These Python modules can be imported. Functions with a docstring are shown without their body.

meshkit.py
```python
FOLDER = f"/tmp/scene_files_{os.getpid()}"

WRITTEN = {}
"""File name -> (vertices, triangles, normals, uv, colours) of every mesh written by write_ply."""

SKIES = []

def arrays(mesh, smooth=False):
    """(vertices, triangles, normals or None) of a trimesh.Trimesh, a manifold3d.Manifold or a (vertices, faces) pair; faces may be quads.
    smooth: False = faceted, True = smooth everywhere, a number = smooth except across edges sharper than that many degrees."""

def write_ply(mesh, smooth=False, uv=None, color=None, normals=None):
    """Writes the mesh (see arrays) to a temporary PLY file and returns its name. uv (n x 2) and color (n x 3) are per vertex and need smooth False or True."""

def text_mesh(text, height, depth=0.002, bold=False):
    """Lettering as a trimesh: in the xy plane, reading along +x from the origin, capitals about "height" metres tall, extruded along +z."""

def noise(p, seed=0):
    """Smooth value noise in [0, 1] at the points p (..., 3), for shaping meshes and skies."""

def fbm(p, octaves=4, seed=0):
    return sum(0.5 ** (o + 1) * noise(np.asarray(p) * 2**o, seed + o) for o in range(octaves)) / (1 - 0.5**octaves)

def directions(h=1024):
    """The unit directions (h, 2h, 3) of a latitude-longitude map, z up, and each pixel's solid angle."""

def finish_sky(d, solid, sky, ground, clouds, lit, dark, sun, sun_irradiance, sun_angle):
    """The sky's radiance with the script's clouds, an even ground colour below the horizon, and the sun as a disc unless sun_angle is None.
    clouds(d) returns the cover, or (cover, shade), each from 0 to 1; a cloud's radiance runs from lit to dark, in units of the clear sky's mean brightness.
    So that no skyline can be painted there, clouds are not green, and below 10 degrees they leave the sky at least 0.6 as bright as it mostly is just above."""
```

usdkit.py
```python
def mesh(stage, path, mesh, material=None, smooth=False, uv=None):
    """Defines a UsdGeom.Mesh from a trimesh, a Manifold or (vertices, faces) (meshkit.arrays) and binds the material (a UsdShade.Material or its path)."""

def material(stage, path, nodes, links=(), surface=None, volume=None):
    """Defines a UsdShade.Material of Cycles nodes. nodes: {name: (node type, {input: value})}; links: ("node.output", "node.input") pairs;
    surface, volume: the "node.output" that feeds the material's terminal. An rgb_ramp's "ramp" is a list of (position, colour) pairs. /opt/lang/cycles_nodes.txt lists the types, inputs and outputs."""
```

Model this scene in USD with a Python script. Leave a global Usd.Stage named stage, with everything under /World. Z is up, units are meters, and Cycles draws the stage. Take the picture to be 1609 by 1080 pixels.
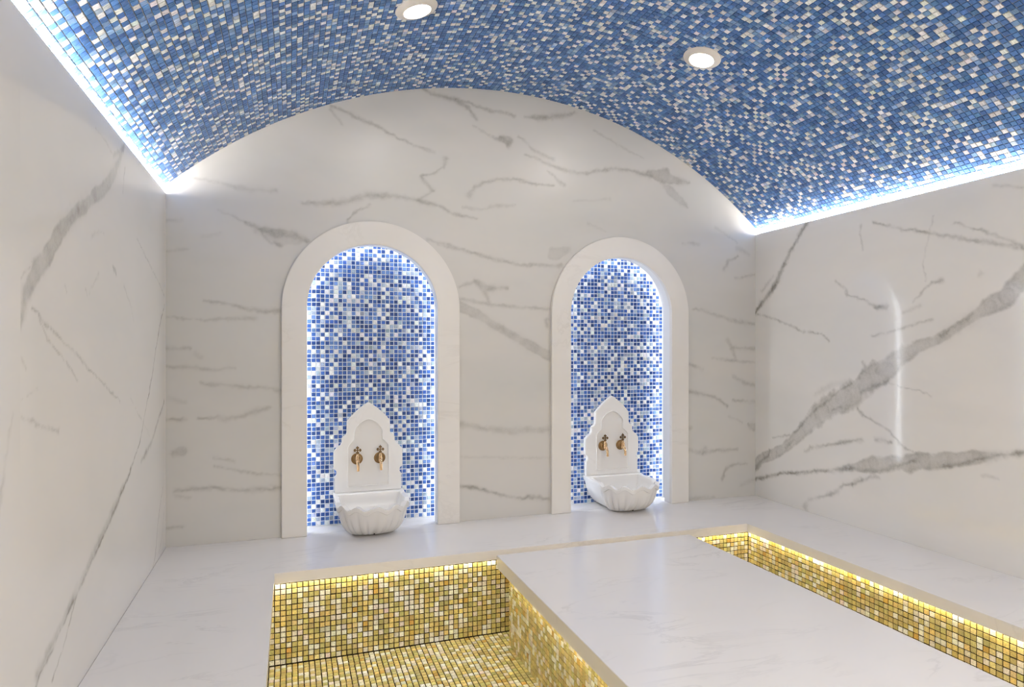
import math
import numpy as np
import trimesh
import manifold3d as m3
import shapely.geometry as sg
import usdkit
import meshkit
from pxr import Gf, Sdf, Usd, UsdGeom, UsdLux, UsdShade, Vt

stage = Usd.Stage.CreateInMemory()
UsdGeom.SetStageUpAxis(stage, UsdGeom.Tokens.z)
UsdGeom.SetStageMetersPerUnit(stage, 1.0)
UsdGeom.Xform.Define(stage, '/World')

# ---------------------------------------------------------------- camera, exposure, light levels
BT = 0.45                                   # bench top above the pool floor
EYE = np.array([0.635, -3.864, BT + 1.06])
YAW = 0.3304
FPX, WPX, HPX, CX, CY = 1012.0, 1609, 1080, 804.5, 549.9
cam = UsdGeom.Camera.Define(stage, '/World/camera')
fw = Gf.Vec3d(math.sin(YAW), math.cos(YAW), 0)
rt = Gf.Vec3d(math.cos(YAW), -math.sin(YAW), 0)
cam.AddTransformOp().Set(Gf.Matrix4d(rt[0], rt[1], 0, 0, 0, 0, 1, 0, -fw[0], -fw[1], 0, 0, *map(float, EYE), 1))
cam.CreateHorizontalApertureAttr(36.0)
cam.CreateVerticalApertureAttr(36.0 * HPX / WPX)
cam.CreateFocalLengthAttr(36.0 * FPX / WPX)
cam.CreateVerticalApertureOffsetAttr(36.0 * (CY - HPX / 2) / WPX)
cam.CreateClippingRangeAttr(Gf.Vec2f(0.02, 100))
cam.CreateExposureAttr(0.0)
LAMP = 184.0            # recessed downlights (radiance of the lens)
COVE = 230.0            # cool white strip behind the top of the side walls
NICHE = 24.0           # cool white strip behind the niche surrounds
WARM = 25.0            # warm strip under the marble overhangs
ADDED_FILL = 13.0           # added fill panel in an invented, unseen anteroom behind the viewer
fill_light = UsdLux.RectLight.Define(stage, '/World/added_fill_light')
fill_light.CreateWidthAttr(2.6)
fill_light.CreateHeightAttr(1.5)
fill_light.CreateIntensityAttr(ADDED_FILL)
fill_light.CreateColorAttr(Gf.Vec3f(1.0, 0.95, 0.89))
fill_light.AddTranslateOp().Set(Gf.Vec3d(1.917, -5.85, 2.69))

RNG = np.random.default_rng(7)
W = 3.834              # width of the room
FRONT = -4.6           # the wall behind the camera
WALLTOP = BT + 1.898
VX, VZ, VR = W / 2, BT - 0.135, 2.8257      # the vault: axis and radius
PITCH = 0.0258         # mosaic pitch

# ---------------------------------------------------------------- helpers
used = {}


def numbered(path):
    n = used.get(path, -1) + 1
    used[path] = n
    return path if n == 0 else f'{path}_{n:03d}'


def tag(prim, label=None, cat=None, group=None, kind=None):
    for k, v in (('label', label), ('category', cat), ('group', group), ('kind', kind)):
        if v:
            prim.SetCustomDataByKey(k, v)
    return prim


ORIGIN = {}


def thing(name, loc=(0, 0, 0), label=None, cat=None, group=None, kind=None, parent='/World'):
    path = numbered(f'{parent}/{name}')
    x = UsdGeom.Xform.Define(stage, path)
    x.AddTranslateOp().Set(Gf.Vec3d(*map(float, loc)))
    ORIGIN[path] = np.asarray(loc, float) + ORIGIN.get(parent, 0)
    tag(x.GetPrim(), label, cat, group, kind)
    return path


def arr(mesh):
    v, f, _ = meshkit.arrays(mesh, False)
    return np.asarray(v, float), np.asarray(f, int)


def join(*meshes):
    vs, fs, n = [], [], 0
    for m in meshes:
        v, f = arr(m)
        vs.append(v)
        fs.append(f + n)
        n += len(v)
    return np.vstack(vs), np.vstack(fs)


def part(name, mesh, mat, parent='/World', smooth=False, attrs=None, label=None, cat=None, group=None, kind=None):
    """One Mesh; the mesh is in world coordinates, its parent's origin is taken off."""
    path = numbered(f'{parent}/{name}')
    if attrs is None:
        v, f = arr(mesh)
    else:
        v, f = mesh
    org = ORIGIN.get(parent, np.zeros(3))
    m = usdkit.mesh(stage, path, (v - org, f), LOOKS[mat], smooth)
    ORIGIN[path] = org
    for key, val in (attrs or {}).items():
        val = np.asarray(val, np.float32)
        api = UsdGeom.PrimvarsAPI(m)
        if val.ndim == 1:
            api.CreatePrimvar(key, Sdf.ValueTypeNames.FloatArray, 'vertex').Set(Vt.FloatArray.FromNumpy(val))
        else:
            api.CreatePrimvar(key, Sdf.ValueTypeNames.Color3fArray, 'vertex').Set(Vt.Vec3fArray.FromNumpy(val))
    tag(m.GetPrim(), label, cat, group, kind)
    return path


def copy(src, loc, label, cat, group=None):
    name = src.rsplit('/', 1)[1].rstrip('0123456789').rstrip('_')
    path = numbered(f'/World/{name}')
    x = UsdGeom.Xform.Define(stage, path)
    x.GetPrim().GetReferences().AddInternalReference(src)
    x.GetPrim().SetInstanceable(True)
    x.GetPrim().GetAttribute('xformOp:translate').Set(Gf.Vec3d(*map(float, loc)))
    tag(x.GetPrim(), label, cat, group)
    return x.GetPrim()


def box(x0, x1, y0, y1, z0, z1, bevel=0.0):
    if bevel:
        p = []
        b = bevel
        for X, sx in ((x0, 1), (x1, -1)):
            for Y, sy in ((y0, 1), (y1, -1)):
                for Z, sz in ((z0, 1), (z1, -1)):
                    p += [(X + sx * b, Y + sy * b, Z), (X + sx * b, Y, Z + sz * b), (X, Y + sy * b, Z + sz * b)]
        return m3.Manifold.hull_points(np.array(p, float))
    m = trimesh.creation.box((x1 - x0, y1 - y0, z1 - z0))
    m.apply_translation(((x0 + x1) / 2, (y0 + y1) / 2, (z0 + z1) / 2))
    return m


def lathe(profile, n=48, axis='z'):
    """profile: (radius, height) pairs."""
    a = np.linspace(0, 2 * np.pi, n, endpoint=False)
    pr = np.array(profile, float)
    v = np.stack([pr[:, None, 0] * np.cos(a), pr[:, None, 0] * np.sin(a), np.repeat(pr[:, 1:2], n, 1)], -1).reshape(-1, 3)
    f = []
    for i in range(len(pr) - 1):
        for j in range(n):
            k = (j + 1) % n
            f += [(i * n + j, i * n + k, (i + 1) * n + k), (i * n + j, (i + 1) * n + k, (i + 1) * n + j)]
    m = trimesh.Trimesh(v, np.array(f), process=True)
    m.update_faces(m.nondegenerate_faces())
    return m


def tube(path, radii, n=16):
    P = np.array(path, float)
    R = np.broadcast_to(radii, len(P))
    T = np.gradient(P, axis=0)
    T /= np.linalg.norm(T, axis=1, keepdims=True)
    up = np.array([1.0, 0, 0])
    a = np.linspace(0, 2 * np.pi, n, endpoint=False)
    v = []
    for p, t, r in zip(P, T, R):
        u = up - t * (up @ t)
        u /= np.linalg.norm(u)
        w = np.cross(t, u)
        v.append(p + r * (np.cos(a)[:, None] * u + np.sin(a)[:, None] * w))
    v = np.vstack(v + [P[:1], P[-1:]])
    f = []
    m = len(P)
    for i in range(m - 1):
        for j in range(n):
            k = (j + 1) % n
            f += [(i * n + j, i * n + k, (i + 1) * n + k), (i * n + j, (i + 1) * n + k, (i + 1) * n + j)]
    for j in range(n):
        k = (j + 1) % n
        f += [(m * n, k, j), (m * n + 1, (m - 1) * n + j, (m - 1) * n + k)]
    return v, np.array(f)


def extrude_xz(poly, y0, y1):
    """A shapely polygon in (x, z), made solid from y0 to y1."""
    m = trimesh.creation.extrude_polygon(poly, y1 - y0)
    v = np.array(m.vertices)
    return trimesh.Trimesh(np.stack([v[:, 0], y1 - v[:, 2], v[:, 1]], -1), m.faces, process=False)


def project(P):
    d = np.asarray(P, float) - EYE
    w = d @ np.array([fw[0], fw[1], 0])
    return CX + FPX * (d @ np.array([rt[0], rt[1], 0])) / w, CY - FPX * d[..., 2] / w, w


def fbm(p, octaves=4):
    """Smooth noise, about -0.6 to 0.6."""
    return 2 * np.asarray(meshkit.fbm(np.asarray(p, float), octaves=octaves)) - 1


# ---------------------------------------------------------------- materials
LOOKS = {}


def look(name, nodes, links, surface='p.BSDF'):
    LOOKS[name] = usdkit.material(stage, f'/World/Looks/{name}', nodes, links, surface=surface)


def plain(name, color, rough=0.5, metal=0.0, spec=0.5):
    look(name, {'p': ('principled_bsdf', {'base_color': color, 'roughness': rough, 'metallic': metal, 'specular_ior_level': spec})}, [])


def glow(name, color, strength):
    look(name, {'e': ('emission', {'color': color, 'strength': strength})}, [], 'e.emission')


def marble(name, light, dark, vein, rough, veined=True, spec=0.5):
    """Polished marble: a slow drift between two tones, and veins (the mesh's own field, or a noise of its own)."""
    n = {'g': ('geometry', {}),
         'm0': ('mapping', {'scale': (0.55, 0.55, 1.1)}),
         'n0': ('noise_texture', {'scale': 2.0, 'detail': 4, 'roughness': 0.55, 'distortion': 0.6}),
         'r0': ('rgb_ramp', {'ramp': [(0.36, light), (0.70, dark)]}),
         'n1': ('noise_texture', {'scale': 55.0, 'detail': 4, 'roughness': 0.7}),
         'w1': ('map_range', {'from_min': 0.3, 'from_max': 0.7, 'to_min': 0.78, 'to_max': 1.12}),
         'k': ('math', {'math_type': 'multiply', 'use_clamp': True}),
         'mx': ('mix', {'color2': vein}),
         'p': ('principled_bsdf', {'roughness': rough, 'specular_ior_level': spec})}
    l = [('g.position', 'm0.vector'), ('m0.vector', 'n0.vector'), ('n0.fac', 'r0.fac'), ('g.position', 'n1.vector'), ('n1.fac', 'w1.value'),
         ('w1.result', 'k.value2'), ('k.value', 'mx.fac'), ('r0.color', 'mx.color1'), ('mx.color', 'p.base_color')]
    if veined:
        n['a'] = ('attribute', {'attribute': 'vein'})
        l += [('a.fac', 'k.value1')]
    else:
        n['m2'] = ('mapping', {'rotation': (0.25, 0.2, 0.45), 'scale': (1.1, 3.6, 2.2)})
        n['n2'] = ('noise_texture', {'scale': 1.35, 'detail': 6, 'roughness': 0.62, 'distortion': 0.9})
        n['d2'] = ('math', {'math_type': 'subtract', 'value2': 0.5})
        n['b2'] = ('math', {'math_type': 'absolute'})
        n['v2'] = ('map_range', {'from_min': 0.0, 'from_max': 0.03, 'to_min': 0.24, 'to_max': 0.0, 'clamp': True})
        n['n3'] = ('noise_texture', {'scale': 2.3, 'detail': 2})
        n['v3'] = ('map_range', {'from_min': 0.48, 'from_max': 0.68, 'to_min': 0.0, 'to_max': 1.0, 'clamp': True})
        n['k3'] = ('math', {'math_type': 'multiply'})
        l += [('g.position', 'm2.vector'), ('m2.vector', 'n2.vector'), ('n2.fac', 'd2.value1'), ('d2.value', 'b2.value1'), ('b2.value', 'v2.value'),
              ('g.position', 'n3.vector'), ('n3.fac', 'v3.value'), ('v2.result', 'k3.value1'), ('v3.result', 'k3.value2'), ('k3.value', 'k.value1')]
    look(name, n, l)


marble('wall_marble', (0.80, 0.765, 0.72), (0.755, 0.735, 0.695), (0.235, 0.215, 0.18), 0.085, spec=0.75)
marble('shaded_wall_marble', (0.655, 0.625, 0.58), (0.615, 0.60, 0.56), (0.235, 0.215, 0.18), 0.36)  # side-wall stone with a darkened base, standing in for weaker light here
marble('bench_marble', (0.80, 0.77, 0.755), (0.76, 0.735, 0.72), (0.40, 0.39, 0.40), 0.14, veined=False)
marble('surround_marble', (0.80, 0.765, 0.715), (0.77, 0.735, 0.685), (0.50, 0.46, 0.40), 0.22, veined=False)
marble('fountain_marble', (0.82, 0.80, 0.775), (0.79, 0.765, 0.735), (0.55, 0.53, 0.50), 0.22, veined=False)
plain('white_reveal', (0.80, 0.79, 0.78), 0.3)
plain('plaster', (0.7, 0.69, 0.67), 0.7)
plain('light_grout', (0.42, 0.42, 0.42), 0.8)
plain('white_grout', (0.80, 0.82, 0.84), 0.7)
plain('dark_grout', (0.030, 0.020, 0.006), 0.9)
plain('bronze', (0.62, 0.42, 0.24), 0.20, 1.0)
plain('aged_bronze', (0.30, 0.19, 0.09), 0.34, 1.0)
plain('dark_bronze', (0.17, 0.115, 0.065), 0.38, 1.0)
plain('hole_dark', (0.01, 0.008, 0.006), 0.8)
plain('lamp_trim', (0.72, 0.67, 0.61), 0.35)
glow('lamp_glow', (1.0, 0.94, 0.87), LAMP)
glow('cove_glow', (1.0, 0.965, 0.935), COVE)
glow('niche_glow', (0.86, 0.92, 1.0), NICHE)
glow('warm_glow', (1.0, 0.85, 0.52), WARM)


def tile_look(name, rough, spec, streak, lo, hi, bump=0.0):
    """Each tile carries its own colour; a fine streaked or clouded grain runs through it."""
    look(name, {'a': ('attribute', {'attribute': 'tile_color'}), 'g': ('geometry', {}),
                'm': ('mapping', {'scale': streak}),
                'n': ('noise_texture', {'scale': 1.0, 'detail': 3, 'roughness': 0.65}),
                'r': ('map_range', {'from_min': 0.3, 'from_max': 0.7, 'to_min': lo, 'to_max': hi}),
                'c': ('combine_xyz', {}),
                'x': ('mix', {'mix_type': 'multiply', 'fac': 1.0}),
                'p': ('principled_bsdf', {'roughness': rough, 'specular_ior_level': spec})},
         [('a.color', 'x.color1'), ('g.position', 'm.vector'), ('m.vector', 'n.vector'), ('n.fac', 'r.value'),
          ('r.result', 'c.x'), ('r.result', 'c.y'), ('r.result', 'c.z'), ('c.vector', 'x.color2'), ('x.color', 'p.base_color')])


tile_look('vault_tile', 0.34, 0.4, (45, 420, 45), 0.55, 1.4)
tile_look('niche_tile', 0.30, 0.22, (260, 260, 260), 0.72, 1.28)
tile_look('gold_tile', 0.30, 0.5, (130, 130, 130), 0.78, 1.2)

# ---------------------------------------------------------------- mosaic
TILE_F = np.array([(4, 5, 6), (4, 6, 7), (0, 1, 5), (0, 5, 4), (1, 2, 6), (1, 6, 5), (2, 3, 7), (2, 7, 6), (3, 0, 4), (3, 4, 7), (0, 2, 1), (0, 3, 2)])


def tiles(P, U, V, N, size, thick=0.0042, chamfer=0.0011, jitter=0.0004, tilt=0.006):
    """Chamfered tiles standing with their backs at P; returns (n, 8, 3) corners."""
    n = len(P)
    U, V, N = (np.broadcast_to(a, (n, 3)) for a in (U, V, N))
    h = size / 2 * (1 + RNG.uniform(-0.025, 0.015, (n, 1)))
    P = P + U * RNG.normal(0, jitter, (n, 1)) + V * RNG.normal(0, jitter, (n, 1))
    t = thick * (1 + RNG.normal(0, 0.06, (n, 1)))
    tu, tv = RNG.normal(0, tilt, (n, 1)), RNG.normal(0, tilt, (n, 1))
    out = np.empty((n, 8, 3))
    for i, (a, b) in enumerate(((-1, -1), (1, -1), (1, 1), (-1, 1))):
        out[:, i] = P + a * h * U + b * h * V
        g = h - chamfer
        out[:, 4 + i] = P + a * g * U + b * g * V + N * (t + a * g * tu + b * g * tv)
    return out


def blocked(P, slab):
    """Whether the top of a slab (x0, x1, y0, y1, z) hides the points from the picture's viewpoint."""
    x0, x1, y0, y1, z = slab
    k = (EYE[2] - z) / np.maximum(EYE[2] - P[:, 2], 1e-6)
    X, Y = EYE[0] + k * (P[:, 0] - EYE[0]), EYE[1] + k * (P[:, 1] - EYE[1])
    return (k < 1) & (X > x0) & (X < x1) & (Y > y0) & (Y < y1)


def lay(parent, T, colors, mat, singles=300, hidden=None, name='tile', rest='mosaic_field'):
    """The tiles that show largest become parts of their own, the rest one part."""
    c = T[:, 4:].mean(1)
    u, v, w = project(c)
    q = np.stack(project(T[:, 4:].reshape(-1, 3))[:2], -1).reshape(-1, 4, 2)
    d1, d2 = q[:, 2] - q[:, 0], q[:, 3] - q[:, 1]
    area = np.abs(d1[:, 0] * d2[:, 1] - d1[:, 1] * d2[:, 0]) / 2
    ok = (w > 0.2) & (u > 4) & (u < WPX - 4) & (v > 4) & (v < HPX - 4)
    if hidden is not None:
        ok &= ~hidden(c)
    order = np.argsort(-np.where(ok, area, -1))
    chosen = order[:min(singles, int(ok.sum()))]
    for i in chosen:
        part(name, (T[i], TILE_F), mat, parent, attrs={'tile_color': np.repeat(colors[i:i + 1], 8, 0)})
    left = np.setdiff1d(np.arange(len(T)), chosen)
    f = (np.arange(len(left))[:, None, None] * 8 + TILE_F[None]).reshape(-1, 3)
    part(rest, (T[left].reshape(-1, 3), f), mat, parent, attrs={'tile_color': np.repeat(colors[left], 8, 0)}, kind='stuff')


def palette(n, kinds, spread=0.12, grid=None):
    """kinds: (share, linear colour); every tile's tone varies a little. On a grid, pale tiles of the last kind seldom touch."""
    share = np.array([k[0] for k in kinds], float)
    share /= share.sum()
    pick = RNG.choice(len(kinds), n, p=share)
    if grid is not None:
        at = {ij: k for k, ij in enumerate(zip(*(g.tolist() for g in grid)))}
        other = RNG.choice(len(kinds) - 1, n, p=share[:-1] / share[:-1].sum())
        coin, last = RNG.random(n), len(kinds) - 1
        pick[RNG.random(n) < 0.09] = last
        for (i, j), k in at.items():
            if pick[k] == last and coin[k] < 0.75 and any(pick[at[m]] == last for m in ((i - 1, j), (i, j - 1)) if m in at):
                pick[k] = other[k]
    c = np.array([k[1] for k in kinds])[pick]
    return np.clip(c * np.exp(RNG.normal(0, spread, (n, 1))) * np.exp(RNG.normal(0, 0.03, (n, 3))), 0, 0.9)


BLUE_VAULT = [(0.40, (0.085, 0.195, 0.44)), (0.20, (0.055, 0.135, 0.33)), (0.13, (0.19, 0.31, 0.52)), (0.05, (0.42, 0.50, 0.62)), (0.22, (0.76, 0.75, 0.74))]
BLUE_NICHE = [(0.34, (0.045, 0.11, 0.345)), (0.20, (0.026, 0.065, 0.22)), (0.17, (0.115, 0.205, 0.45)), (0.12, (0.34, 0.41, 0.53)), (0.17, (0.74, 0.75, 0.77))]
GOLD = [(0.32, (0.66, 0.53, 0.20)), (0.26, (0.57, 0.495, 0.20)), (0.14, (0.68, 0.57, 0.27)), (0.31, (0.86, 0.81, 0.69)), (0.02, (0.62, 0.40, 0.10))]

# ---------------------------------------------------------------- veins of the wall slabs (metres along the wall, metres above the bench, width in millimetres)
VEINS_LEFT = '''.56 -0.908,1.884,15 -1.084,1.714,48 -1.230,1.624,56 -1.432,1.530,41 -1.578,1.460,39 -1.691,1.389,55 -1.777,1.322,52 -1.852,1.266,50 -1.917,1.205,39 -1.961,1.120,14
.4 -1.883,1.286,3 -1.953,1.239,5 -1.957,1.186,3
.3 -1.309,1.824,4 -1.189,1.818,5 -1.093,1.800,7
.5 -0.939,1.869,18 -1.075,1.793,12
.3 -0.887,1.795,8 -0.919,1.735,5 -0.939,1.692,5
.38 -1.883,1.164,7 -1.767,1.127,7 -1.548,1.056,8 -1.383,0.996,6 -0.979,0.860,7
.3 -1.838,1.144,5 -1.732,1.072,5 -1.504,0.966,6
.62 -0.043,1.295,7 -0.182,1.173,8 -0.248,1.091,6 -0.341,0.967,6 -0.416,0.879,8 -0.514,0.767,7 -0.594,0.677,9 -0.707,0.606,8 -0.898,0.510,10 -1.120,0.427,12 -1.301,0.365,9 -1.529,0.284,8 -1.743,0.211,7 -1.861,0.175,7
.33 -0.800,0.554,13 -0.959,0.495,25 -1.146,0.434,28 -1.324,0.372,26 -1.542,0.289,28 -1.664,0.254,19 -1.838,0.198,30
.45 -1.529,0.274,6 -1.625,0.193,6 -1.732,0.128,5
.4 -0.043,0.783,10 -0.182,0.720,13 -0.372,0.616,18 -0.514,0.577,23 -0.594,0.560,11
.38 -0.079,0.343,7 -0.215,0.194,10 -0.264,0.048,9 -0.326,0.005,9
.25 -0.043,0.218,7 -0.097,0.097,7 -0.182,0.024,6
.25 -1.953,0.894,6 -1.838,0.860,8 -1.680,0.825,9
.2 -1.953,0.938,3 -1.838,0.950,5
.2 -1.973,0.661,5 -2.076,0.590,6
.2 -1.965,0.447,5 -2.076,0.370,6
.28 -0.682,1.545,6 -0.416,1.467,6 -0.043,1.346,7
.4 -1.084,1.366,10 -1.037,1.352,15
.3 -1.630,1.239,6 -1.619,1.232,6
.2 -1.214,1.485,9 -1.346,1.447,13
.15 -0.908,1.316,8 -0.822,1.258,8 -0.742,1.182,8
.2 -1.270,1.326,9 -1.383,1.250,6
.2 -0.800,0.860,5 -0.416,0.652,6
.2 -1.941,1.036,10 -1.917,1.011,6
.25 -1.425,1.257,6 -1.404,1.244,6'''
VEINS_BACK = '''.38 0.850,2.473,11 0.935,2.443,15 1.030,2.413,15 1.120,2.378,15 1.230,2.330,11 1.341,2.288,12 1.467,2.262,12
.25 0.850,2.458,11 0.914,2.374,11
.5 1.388,2.639,15 1.480,2.615,19 1.596,2.598,24 1.675,2.557,20 1.728,2.494,16
.36 1.594,2.600,12 1.659,2.600,12 1.794,2.565,16 1.984,2.548,16
.42 1.526,2.229,23 1.512,2.177,12 1.467,2.135,12 1.379,2.103,15 1.461,2.021,12
.42 0.703,1.903,15 0.814,1.900,22 0.954,1.932,26 1.048,1.971,30 1.167,1.980,23 1.265,1.975,19 1.365,1.963,23 1.467,1.940,16 1.598,1.895,16 1.728,1.876,12
.36 1.459,2.021,12 1.365,1.963,15
.35 1.072,1.919,11 1.001,1.876,11 0.948,1.813,11
.25 0.082,1.996,10 0.188,1.982,10 0.312,1.965,14 0.429,1.951,21 0.546,1.961,18
.5 0.396,1.770,11 0.472,1.741,21 0.547,1.717,43 0.634,1.717,43 0.723,1.680,18
.35 0.472,1.736,11 0.516,1.669,14 0.579,1.649,14
.2 0.459,1.728,36 0.576,1.692,79 0.678,1.683,44
.3 1.416,1.732,12 1.546,1.708,12 1.716,1.657,12
.38 1.675,2.014,28 1.712,2.069,20 1.780,2.106,16 1.874,2.134,16 1.971,2.142,16 2.096,2.125,12 2.240,2.130,12
.3 1.699,2.451,8 1.794,2.418,8 1.888,2.380,16
.55 1.886,2.400,24 1.929,2.388,52 1.937,2.357,24
.48 2.053,2.550,12 2.140,2.546,25 2.298,2.579,25 2.400,2.618,17
.36 1.999,2.420,12 2.110,2.338,16 2.240,2.297,17
.4 2.040,2.307,8 2.153,2.283,16 2.282,2.242,21 2.416,2.220,17 2.490,2.221,17 2.567,2.249,17 2.690,2.279,17 2.813,2.271,17 2.958,2.253,26
.5 2.943,2.278,26 3.070,2.259,97 3.154,2.235,44 3.268,2.231,18
.42 2.198,2.219,8 2.314,2.143,21
.33 3.053,2.220,22 3.119,2.153,57 3.203,2.102,49 3.263,2.057,9
.2 2.534,2.518,8 2.704,2.440,13 2.908,2.375,9
.25 1.634,1.948,12 1.765,1.938,12 1.849,1.964,20 1.984,1.978,12
.12 2.386,2.040,13 2.656,2.069,13
.15 2.490,1.901,13 2.611,1.853,13
.36 1.490,1.705,12 1.659,1.666,16 1.861,1.624,16 2.027,1.599,16 2.298,1.611,21
.22 2.246,1.683,74 2.355,1.709,33
.35 1.622,1.448,12 1.726,1.491,20 1.794,1.448,28 1.929,1.446,16
.3 1.726,1.491,20 1.780,1.430,24 1.807,1.365,20
.32 1.590,1.385,12 1.712,1.362,16 1.819,1.345,16 2.027,1.331,16 2.229,1.323,16
.4 1.590,1.342,55 1.724,1.289,55 1.863,1.204,40 2.021,1.116,41 2.229,1.014,58
.28 1.590,0.601,31 1.755,0.571,24 1.958,0.547,36 2.229,0.548,29
.15 1.618,0.400,12 1.832,0.382,12 2.215,0.361,12
.52 1.590,0.229,16 1.769,0.187,16 1.878,0.141,16 2.021,0.109,16 2.069,0.120,20 2.229,0.091,16
.45 2.198,1.249,25 2.202,1.212,21
.36 0.185,1.330,10 0.292,1.315,14 0.393,1.295,18 0.496,1.278,21 0.596,1.286,18
.25 -0.001,1.237,10 0.185,1.223,10 0.436,1.241,18
.28 -0.001,1.755,17 0.072,1.760,14
.22 -0.001,1.595,14 0.113,1.606,10
.15 0.185,1.670,21 0.273,1.696,17
.32 -0.001,1.070,14 0.113,1.070,14
.25 0.257,1.831,10 0.334,1.805,11 0.400,1.770,14
.27 -0.001,0.971,14 0.103,0.967,17 0.245,0.952,14 0.339,0.954,14
.27 0.178,0.879,14 0.245,0.869,17 0.367,0.855,14 0.536,0.841,14 0.596,0.818,18
.36 -0.001,0.685,14 0.105,0.678,14
.34 0.153,0.683,10 0.245,0.692,14 0.292,0.680,25 0.357,0.693,14 0.446,0.717,25 0.526,0.735,14
.42 0.042,0.505,31 0.072,0.514,48
.26 0.235,0.474,10 0.339,0.439,11
.26 0.245,0.423,10 0.387,0.384,11 0.476,0.365,11 0.596,0.351,11
.46 0.048,0.300,17 0.122,0.305,17 0.245,0.301,14 0.367,0.285,14 0.436,0.278,25 0.496,0.276,18 0.596,0.286,18
.3 -0.001,0.099,17 0.077,0.109,14
.2 0.050,0.269,14 0.122,0.256,10
.17 0.141,1.046,17 0.178,1.022,17
.15 0.005,0.801,20 0.091,0.778,17
.4 3.558,1.633,23 3.592,1.702,18 3.680,1.729,14
.27 3.658,1.577,14 3.836,1.611,19
.22 3.686,1.789,32 3.774,1.752,18
.35 3.310,1.346,13 3.463,1.322,18 3.582,1.283,18 3.741,1.253,23 3.836,1.245,19
.37 3.592,1.125,27 3.631,1.075,23 3.836,1.069,19
.25 3.642,1.069,18 3.669,0.986,18
.2 3.232,1.802,18 3.367,1.805,18
.15 3.495,1.929,14 3.680,1.830,14
.3 3.247,0.966,18 3.383,0.931,18
.3 3.458,1.005,14 3.625,0.984,18 3.836,0.967,14
.3 3.642,0.874,18 3.747,0.824,23 3.836,0.804,23
.4 3.247,0.770,18 3.394,0.742,22 3.484,0.725,18 3.587,0.655,18
.32 3.642,0.698,14 3.836,0.682,19
.2 3.603,0.573,14 3.719,0.530,14
.5 3.774,0.515,14 3.819,0.499,56
.36 3.247,0.357,18 3.383,0.336,27 3.495,0.342,18 3.669,0.344,18
.3 3.383,0.327,18 3.399,0.367,22
.38 3.554,0.136,23 3.587,0.207,18 3.642,0.231,18 3.747,0.239,14
.2 3.708,0.087,23 3.836,0.113,19
.2 3.247,0.012,22 3.484,0.014,18
.3 3.247,0.517,18 3.278,0.516,22'''
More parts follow.
